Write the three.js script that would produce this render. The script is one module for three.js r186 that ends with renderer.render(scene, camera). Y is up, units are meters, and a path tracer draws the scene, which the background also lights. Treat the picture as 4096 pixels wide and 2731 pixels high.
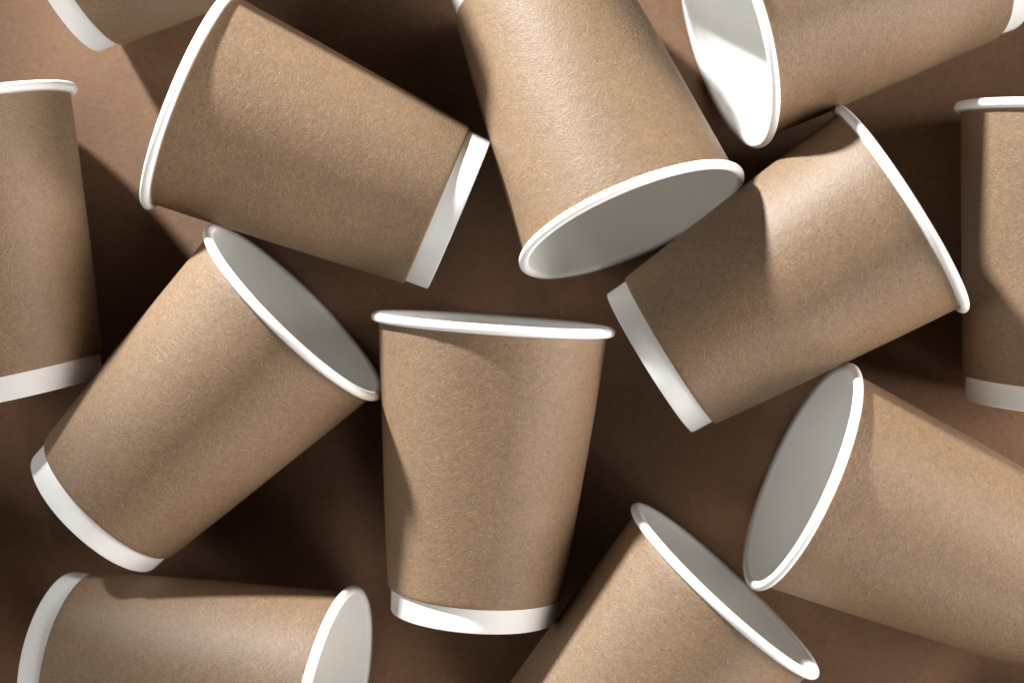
import * as THREE from 'three';
import { mergeGeometries } from 'three/addons/utils/BufferGeometryUtils.js';
import { RectAreaLightUniformsLib } from 'three/addons/lights/RectAreaLightUniformsLib.js';

// ---------------------------------------------------------------- camera, lights, exposure
const scene = new THREE.Scene();
scene.background = new THREE.Color(0.02, 0.019, 0.018);            // the dim studio around the set

const renderer = new THREE.WebGLRenderer({ antialias: true });
renderer.toneMapping = THREE.LinearToneMapping;
renderer.toneMappingExposure = 1.06;
renderer.shadowMap.enabled = true;
renderer.setSize(1024, 682);

const camera = new THREE.PerspectiveCamera(24.56, 4096 / 2731, 0.01, 20);
{
  const tx = -0.008202, tz = 0.014792;                             // the camera looks almost straight down
  const right = new THREE.Vector3(Math.cos(tz), -Math.sin(tz) * Math.cos(tx), Math.sin(tz) * Math.sin(tx));
  const up = new THREE.Vector3(0, -Math.sin(tx), -Math.cos(tx));
  const back = new THREE.Vector3(Math.sin(tz), Math.cos(tz) * Math.cos(tx), -Math.cos(tz) * Math.sin(tx));
  camera.quaternion.setFromRotationMatrix(new THREE.Matrix4().makeBasis(right, up, back));
  camera.position.set(0, 0.6201, 0);
}
camera.focus = 0.558;
camera.userData.fStop = camera.getFocalLength() / 12;              // an aperture of 12 mm
scene.add(camera);

// key: a small studio spot low on the upper left, its soft-edged beam fading out over the lower left corner
const toward = (az, el, d) => { const a = THREE.MathUtils.degToRad(az), e = THREE.MathUtils.degToRad(el); return new THREE.Vector3(Math.cos(e) * Math.cos(a), Math.sin(e), Math.cos(e) * Math.sin(a)).multiplyScalar(d); };
const KEY = toward(233, 16.5, 1.2).add(new THREE.Vector3(0, 0.04, 0));
const key = new THREE.SpotLight(new THREE.Color(1, 1.045, 1.06), 12.7, 0, 0.2007, 0.39, 2);
key.position.copy(KEY); key.target.position.set(0.036, 0.04, -0.027);
key.castShadow = true; key.shadow.radius = 2.2; key.shadow.mapSize.set(2048, 2048);
key.shadow.camera.near = 0.3; key.shadow.camera.far = 3; key.shadow.bias = -0.0005;
key.name = 'key_lamp';
scene.add(key, key.target);

// three soft panels standing low round the set: right (strongest), left, and below
RectAreaLightUniformsLib.init();
for (const [name, az, el, strength] of [['right_panel_light', 0, 23, 12.3], ['left_panel_light', 178, 28, 2.9], ['lower_panel_light', 60, 30, 5.0]]) {
  const l = new THREE.RectAreaLight(new THREE.Color(1, 0.955, 0.91), strength, 0.7, 0.7);
  l.name = name; l.position.copy(toward(az, el, 1.25)); l.lookAt(0, 0, 0); scene.add(l);
}

// ---------------------------------------------------------------- small tools
let seed = 20240611;
function rnd() { seed = (seed + 0x6d2b79f5) | 0; let t = Math.imul(seed ^ (seed >>> 15), 1 | seed); t = (t + Math.imul(t ^ (t >>> 7), 61 | t)) ^ t; return ((t ^ (t >>> 14)) >>> 0) / 4294967296; }
const gauss = () => (rnd() + rnd() + rnd() + rnd() - 2) * 1.0;

// periodic value noise on a w x h pixel field with cells of cx x cy pixels
function noiseField(w, h, cx, cy) {
  const nx = Math.max(2, Math.round(w / cx)), ny = Math.max(2, Math.round(h / cy)), g = new Float32Array(nx * ny);
  for (let i = 0; i < g.length; i++) g[i] = rnd() * 2 - 1;
  const out = new Float32Array(w * h), s = (t) => t * t * (3 - 2 * t);
  for (let y = 0; y < h; y++) {
    const fy = (y / h) * ny, y0 = Math.floor(fy) % ny, y1 = (y0 + 1) % ny, ty = s(fy - Math.floor(fy));
    for (let x = 0; x < w; x++) {
      const fx = (x / w) * nx, x0 = Math.floor(fx) % nx, x1 = (x0 + 1) % nx, t = s(fx - Math.floor(fx));
      const a = g[y0 * nx + x0] * (1 - t) + g[y0 * nx + x1] * t, b = g[y1 * nx + x0] * (1 - t) + g[y1 * nx + x1] * t;
      out[y * w + x] = a * (1 - ty) + b * ty;
    }
  }
  return out;
}
// draws one curved fibre into a periodic field
function fibre(f, w, h, x, y, len, ang, curl, width, amount) {
  const n = Math.ceil(len * 1.4), r = Math.ceil(width + 1);
  for (let i = 0; i < n; i++) {
    const t = i / n, a = amount * Math.min(1, Math.min(t, 1 - t) * 6);
    x += Math.cos(ang) * len / n; y += Math.sin(ang) * len / n; ang += curl / n;
    const X = Math.round(x), Y = Math.round(y);
    for (let j = -r; j <= r; j++) for (let k = -r; k <= r; k++) {
      const d = Math.hypot(X + k - x, Y + j - y), v = Math.max(0, Math.min(1, width + 0.5 - d));
      if (v <= 0) continue;
      const p = ((Y + j) % h + h) % h * w + ((X + k) % w + w) % w;
      const want = a * v;
      if (want > 0 ? f[p] < want : f[p] > want) f[p] = want;
    }
  }
}
const lin2srgb = (v) => (v <= 0.0031308 ? 12.92 * v : 1.055 * Math.pow(v, 1 / 2.4) - 0.055);
function colourTexture(w, h, pixel) {
  const d = new Uint8Array(w * h * 4), c = [0, 0, 0];
  for (let i = 0; i < w * h; i++) {
    pixel(i, c);
    for (let k = 0; k < 3; k++) d[i * 4 + k] = Math.max(0, Math.min(255, Math.round(lin2srgb(Math.max(0, c[k])) * 255)));
    d[i * 4 + 3] = 255;
  }
  const t = new THREE.DataTexture(d, w, h); t.colorSpace = THREE.SRGBColorSpace; return finish(t);
}
function greyTexture(w, h, pixel) {
  const d = new Uint8Array(w * h * 4);
  for (let i = 0; i < w * h; i++) { const v = Math.max(0, Math.min(255, Math.round(pixel(i) * 255))); d[i * 4] = d[i * 4 + 1] = d[i * 4 + 2] = v; d[i * 4 + 3] = 255; }
  return finish(new THREE.DataTexture(d, w, h));
}
function finish(t) { t.wrapS = t.wrapT = THREE.RepeatWrapping; t.magFilter = THREE.LinearFilter; t.minFilter = THREE.LinearMipmapLinearFilter; t.generateMipmaps = true; t.needsUpdate = true; return t; }

// ---------------------------------------------------------------- paper: kraft with its fibres, white board, brown backdrop
function kraftPaper(w, h, pxPerMm, base, { count = 1, contrast = 1, along = 0, flecks = 1 } = {}) {
  const light = new Float32Array(w * h), dark = new Float32Array(w * h), fleck = new Float32Array(w * h);
  const area = (w * h) / (pxPerMm * pxPerMm);                     // mm2
  const put = (f, n, lo, hi, wd, amt, curl) => {
    for (let i = 0; i < n; i++) fibre(f, w, h, rnd() * w, rnd() * h, (lo + (hi - lo) * rnd() * rnd()) * pxPerMm, along + gauss() * 1.5, gauss() * curl, wd * pxPerMm * (0.6 + 0.8 * rnd()), amt * (0.4 + 0.6 * rnd()));
  };
  put(light, area * 1.5 * count, 0.5, 2.6, 0.055, 0.45, 0.9);
  put(light, area * 0.42 * count, 1.0, 4.4, 0.085, 1, 1.0);
  put(dark, area * 1.0 * count, 0.5, 2.4, 0.055, 0.6, 0.9);
  put(dark, area * 0.26 * count, 1.0, 3.6, 0.07, 1, 1.2);
  put(fleck, area * 0.014 * flecks, 0.8, 3.4, 0.08, 1, 2.2);
  put(fleck, area * 0.006 * flecks, 0.2, 0.5, 0.14, 1, 0.3);
  const n1 = noiseField(w, h, 0.7 * pxPerMm, 0.6 * pxPerMm), n2 = noiseField(w, h, 1.8 * pxPerMm, 1.5 * pxPerMm), n3 = noiseField(w, h, 8 * pxPerMm, 8 * pxPerMm), n4 = noiseField(w, h, 2.3, 2.3);
  const cloud = (i) => n1[i] * 0.45 + n2[i] * 0.4 + n3[i] * 0.22;
  const map = colourTexture(w, h, (i, c) => {
    const k = 1 + contrast * (cloud(i) * 0.15 + n4[i] * 0.11 + light[i] * 0.42 - dark[i] * 0.34 - 0.012), f = fleck[i] * 0.55;
    const warm = contrast * (dark[i] * 0.12 + n2[i] * 0.03 - light[i] * 0.10);
    c[0] = base[0] * k * (1 - f); c[1] = base[1] * k * (1 - f) * (1 - warm * 0.5); c[2] = base[2] * k * (1 - f) * (1 - warm);
  });
  const bump = greyTexture(w, h, (i) => 0.42 + light[i] * 0.34 - dark[i] * 0.12 + n1[i] * 0.10 + n2[i] * 0.09 + n4[i] * 0.11);
  return { map, bump };
}
const kraft = kraftPaper(2048, 1024, 2048 / 231, [0.228, 0.143, 0.0825]);
const M = {};
M.kraft = new THREE.MeshStandardMaterial({ name: 'kraft paper', map: kraft.map, bumpMap: kraft.bump, bumpScale: 0.00021, roughness: 0.57 });
{
  const w = 512, h = 512, a = noiseField(w, h, 7, 7), b = noiseField(w, h, 22, 18), c = noiseField(w, h, 90, 70), d = noiseField(w, h, 2.5, 2.5);
  const bump = greyTexture(w, h, (i) => 0.5 + a[i] * 0.16 + b[i] * 0.14 + d[i] * 0.08);
  const map = colourTexture(w, h, (i, o) => { const k = 1 + a[i] * 0.008 + b[i] * 0.008 + c[i] * 0.01; o[0] = 0.895 * k; o[1] = 0.885 * k; o[2] = 0.868 * k; });
  M.white = new THREE.MeshStandardMaterial({ name: 'white paper board', map, bumpMap: bump, bumpScale: 0.00007, roughness: 0.85 });
  M.liner = new THREE.MeshStandardMaterial({ name: 'coated white board', color: new THREE.Color(0.985, 0.97, 0.945), map, bumpMap: bump, bumpScale: 0.00003, roughness: 0.45 });
}
// sheets of slightly different batches
const BATCH = [[1, 1, 1], [1.05, 1.05, 1.04], [0.965, 0.955, 0.94], [1.02, 1.0, 0.97]].map(([r, g, b]) => { const m = M.kraft.clone(); m.color.setRGB(r, g, b); return m; });
const brown = kraftPaper(2048, 2048, 2048 / 400, [0.226, 0.121, 0.069], { count: 0.5, contrast: 0.9, flecks: 0.1 });
brown.map.repeat.set(1, 1);
M.backdrop = new THREE.MeshStandardMaterial({ name: 'brown backdrop paper', map: brown.map, bumpMap: brown.bump, bumpScale: 0.00022, roughness: 0.85 });

// ---------------------------------------------------------------- the setting
{
  const size = 3.2, g = new THREE.PlaneGeometry(size, size, 1, 1);
  g.rotateX(-Math.PI / 2);
  const uv = g.attributes.uv, p = g.attributes.position;
  for (let i = 0; i < uv.count; i++) uv.setXY(i, p.getX(i) / 0.4, p.getZ(i) / 0.4);
  const ground = new THREE.Mesh(g, M.backdrop);
  ground.name = 'ground'; ground.userData = { label: 'plain brown paper backdrop under all the cups', kind: 'structure' };
  ground.position.y = -0.0012; ground.receiveShadow = true;
  scene.add(ground);
}

// ---------------------------------------------------------------- the cup, built once with its parts (millimetres -> metres), axis along y, base at y = 0
const mm = 0.001, SEG = 128, TAU = Math.PI * 2;
// a lathe whose uv is (turn, metres along the axis / vScale), with a radius that may vary with angle
function lathe(profile, { wobble = () => 0, uvu = 1, uvv = 1, seg = SEG } = {}) {
  const pts = profile.map(([r, z]) => new THREE.Vector2(r * mm, z * mm));
  const g = new THREE.LatheGeometry(pts, seg), p = g.attributes.position, uv = g.attributes.uv;
  let along = [0]; for (let i = 1; i < pts.length; i++) along.push(along[i - 1] + pts[i].distanceTo(pts[i - 1]));
  for (let i = 0; i < p.count; i++) {
    const x = p.getX(i), y = p.getY(i), z = p.getZ(i), r = Math.hypot(x, z), k = i % pts.length, turn = Math.floor(i / pts.length) / seg;
    const dr = wobble(turn * TAU, y / mm) * mm;
    if (r > 1e-6) { p.setX(i, x * (r + dr) / r); p.setZ(i, z * (r + dr) / r); }
    uv.setXY(i, turn * uvu, along[k] / uvv);
  }
  g.computeVertexNormals();
  // close the seam of the normals
  const n = g.attributes.normal, m = pts.length;
  for (let k = 0; k < m; k++) {
    const a = new THREE.Vector3().fromBufferAttribute(n, k), b = new THREE.Vector3().fromBufferAttribute(n, seg * m + k);
    a.add(b).normalize(); n.setXYZ(k, a.x, a.y, a.z); n.setXYZ(seg * m + k, a.x, a.y, a.z);
  }
  return g;
}
const RB = 30.5, ZS = 8.9, ZT = 106.0, RSB = 32.35, RST = 41.8, RIM_R = 42.9, RIM_Z = 108, RR = 1.72;
const soft = (a, z) => 0.10 * Math.sin(3 * a + z * 0.03) + 0.07 * Math.sin(5 * a - z * 0.05 + 1.3) + 0.04 * Math.sin(9 * a + z * 0.11);

const sleeveShape = (() => {
  const prof = [];
  prof.push([RB + 0.35, ZS + 0.25], [RSB - 0.75, ZS - 0.05], [RSB - 0.38, ZS + 0.12], [RSB - 0.12, ZS + 0.75], [RSB + 0.05, ZS + 1.8]);
  for (let i = 1; i <= 24; i++) { const t = i / 24; prof.push([RSB + 0.1 + (RST - RSB - 0.1) * t + 0.25 * Math.sin(Math.PI * t), ZS + 2 + (ZT - ZS - 2) * t]); }
  prof.push([RST - 0.45, ZT + 0.05]);
  return lathe(prof, { wobble: soft, uvu: 1, uvv: 0.1155 });
})();
const bandShape = lathe([[RB - 0.35, 0], [RB - 0.1, 0.06], [RB, 0.3], [RB + 0.12, 2], [RB + 0.5, ZS + 1.2]], { uvu: 4.7, uvv: 0.04, wobble: (a, z) => 0.06 * Math.sin(3 * a + 0.4) + 0.03 * Math.sin(7 * a) });
const neckShape = lathe([[RST - 0.5, ZT - 0.6], [RST - 0.3, ZT + 1.2]], { uvu: 6, uvv: 0.04 });
const SEAM = 0.0;                                                    // where the board laps in the rolled rim
const rimShape = (() => {
  const prof = [];
  for (let i = 0; i <= 28; i++) { const t = -Math.PI + TAU * (i / 28); prof.push([RIM_R + RR * Math.cos(t), RIM_Z + RR * Math.sin(t)]); }
  return lathe(prof, {
    seg: 192, uvu: 6.7, uvv: 0.04,
    wobble: (a, z) => { const d = Math.atan2(Math.sin(a - SEAM), Math.cos(a - SEAM)); return 0.16 * Math.exp(-(d * d) / 0.0006) - 0.12 * Math.exp(-((d - 0.05) ** 2) / 0.0005) + 0.05 * Math.sin(4 * a) + 0.035 * Math.sin(11 * a + 1) + 0.02 * Math.sin(23 * a + z); },
  });
})();
const linerShape = lathe([[RIM_R - 0.4, RIM_Z + RR * 0.93], [RIM_R - 1.25, RIM_Z + RR * 0.55], [RIM_R - 1.75, RIM_Z - 0.6], [RIM_R - 2.15, RIM_Z - 4], [RB + 0.05, 7.2]], { uvu: 6, uvv: 0.04 });
const bottomShape = mergeGeometries([
  lathe([[RB + 0.05, 7.2], [RB - 0.8, 6.9], [0.001, 6.7]], { uvu: 3, uvv: 0.04 }),
  lathe([[0.001, 6.2], [RB - 1.2, 6.2], [RB - 1.0, 5.8], [RB - 1.35, 0.25], [RB - 1.1, 0], [RB - 0.35, 0]], { uvu: 3, uvv: 0.04 }),
]);

function part(name, geometry, material, parent) {
  const m = new THREE.Mesh(geometry, material);
  m.name = name; m.castShadow = m.receiveShadow = true; parent.add(m); return m;
}
const GROUP = 'kraft paper cups scattered over the brown backdrop';
function makeCup() {
  const cup = new THREE.Group();
  part('sleeve', sleeveShape, M.kraft, cup);
  part('rim', rimShape, M.white, cup);
  part('inner_wall', linerShape, M.liner, cup);
  part('neck', neckShape, M.white, cup);
  part('base_band', bandShape, M.white, cup);
  part('bottom', bottomShape, M.white, cup);
  return cup;
}
// base centre (mm), heading of the axis in the picture plane, rise of the axis, size, roll about its own axis (degrees), label
const CUPS = [
  [[-179.60, 30.96, -142.32], -0.4361, 0.1157, 0.9962, 160, 'kraft cup cut off at the top left corner, only white base and lower sleeve showing'],
  [[-193.55, 32.25, 14.63], -1.7721, 0.0994, 1.0004, 205, 'kraft cup cut off by the left edge, white rim above and white base band below'],
  [[-28.65, 32.40, -52.31], -2.7398, 0.0985, 0.9913, 5, 'kraft whole cup at upper left, mouth turned away, rim nearest the bright patch of backdrop'],
  [[-165.43, 32.59, 59.11], -0.7709, 0.1016, 0.9970, 27, 'kraft whole cup left of the central one, its rim touching it, grey inside showing'],
  [[-180.56, 29.89, 112.59], 0.1553, 0.1530, 1.0068, 170, 'kraft cup cut off by the bottom edge at lower left, broad white base band leftmost'],
  [[-3.39, 23.99, -145.42], 1.1918, 0.2233, 0.9915, 190, 'kraft brightly lit cup hanging in from the top edge, mouth down, base out of frame'],
  [[-23.12, 35.02, 96.75], -1.5006, 0.0627, 1.0037, -27, 'kraft central upright looking cup with level rim on top and white base below'],
  [[171.32, 29.96, -150.97], 2.8269, 0.1306, 0.9889, 150, 'kraft cup at the top right whose white inside catches a bright patch of light'],
  [[43.16, 30.10, 3.20], -0.5563, 0.1334, 0.9960, 215, 'kraft whole cup right of centre with a sharp vertical shadow edge on its sleeve'],
  [[191.76, 33.59, 19.62], -1.4933, 0.0860, 1.0035, 180, 'kraft narrow strip of a cup at the right edge, half in shadow, white rim above'],
  [[198.25, 35.71, 88.64], -2.7287, 0.0655, 1.0197, 200, 'kraft cup leaving through the right edge at lower right, wide grey mouth facing left'],
  [[-2.45, 32.85, 166.95], -0.8453, 0.1013, 1.0078, 165, 'kraft cup rising from the bottom edge just right of the central cup'],
  // the arrangement goes on outside the picture: these four keep the low panels off the gaps near its edges
  [[306, 31.4, -148], 1.62, 0.12, 1, 200, 'kraft cup lying wholly beyond the right edge, level with the top right gap'],
  [[292, 31.4, 128], 2.62, 0.12, 1, 200, 'kraft cup lying wholly beyond the lower right corner of the picture'],
  [[-286, 31.4, 158], -1.46, 0.12, 1, 200, 'kraft cup lying wholly beyond the left edge, near the lower left corner'],
  [[168, 31.4, 246], -2.55, 0.12, 1, 200, 'kraft cup lying wholly below the picture, mouth towards the lower left'],
];
const first = makeCup();
CUPS.forEach(([base, heading, rise, size, roll, label], i) => {
  const cup = i ? first.clone() : first;
  cup.name = i ? 'paper_cup_' + String(i).padStart(3, '0') : 'paper_cup';
  const axis = new THREE.Vector3(Math.cos(rise) * Math.cos(heading), Math.sin(rise), Math.cos(rise) * Math.sin(heading));
  const side = new THREE.Vector3(0, 1, 0).cross(axis).normalize(), top = axis.clone().cross(side);
  cup.quaternion.setFromRotationMatrix(new THREE.Matrix4().makeBasis(side.clone().negate().negate(), axis, side.clone().cross(axis)));
  cup.rotateY(THREE.MathUtils.degToRad(180 + roll));               // roll 0: the lap of the rim is uppermost
  cup.position.set(base[0] * mm, base[1] * mm, base[2] * mm);
  const oval = 0.008 * Math.sin(i * 2.3 + 0.6);                     // hardly any mouth stays quite round
  cup.scale.set(size * (1 + oval), size, size * (1 - oval));
  cup.getObjectByName('sleeve').material = BATCH[[3, 1, 0, 0, 2, 1, 0, 2, 0, 2, 1, 0, 0, 1, 3, 2][i]];
  cup.userData = { label, category: 'paper cup', group: GROUP };
  scene.add(cup);
});

renderer.render(scene, camera);
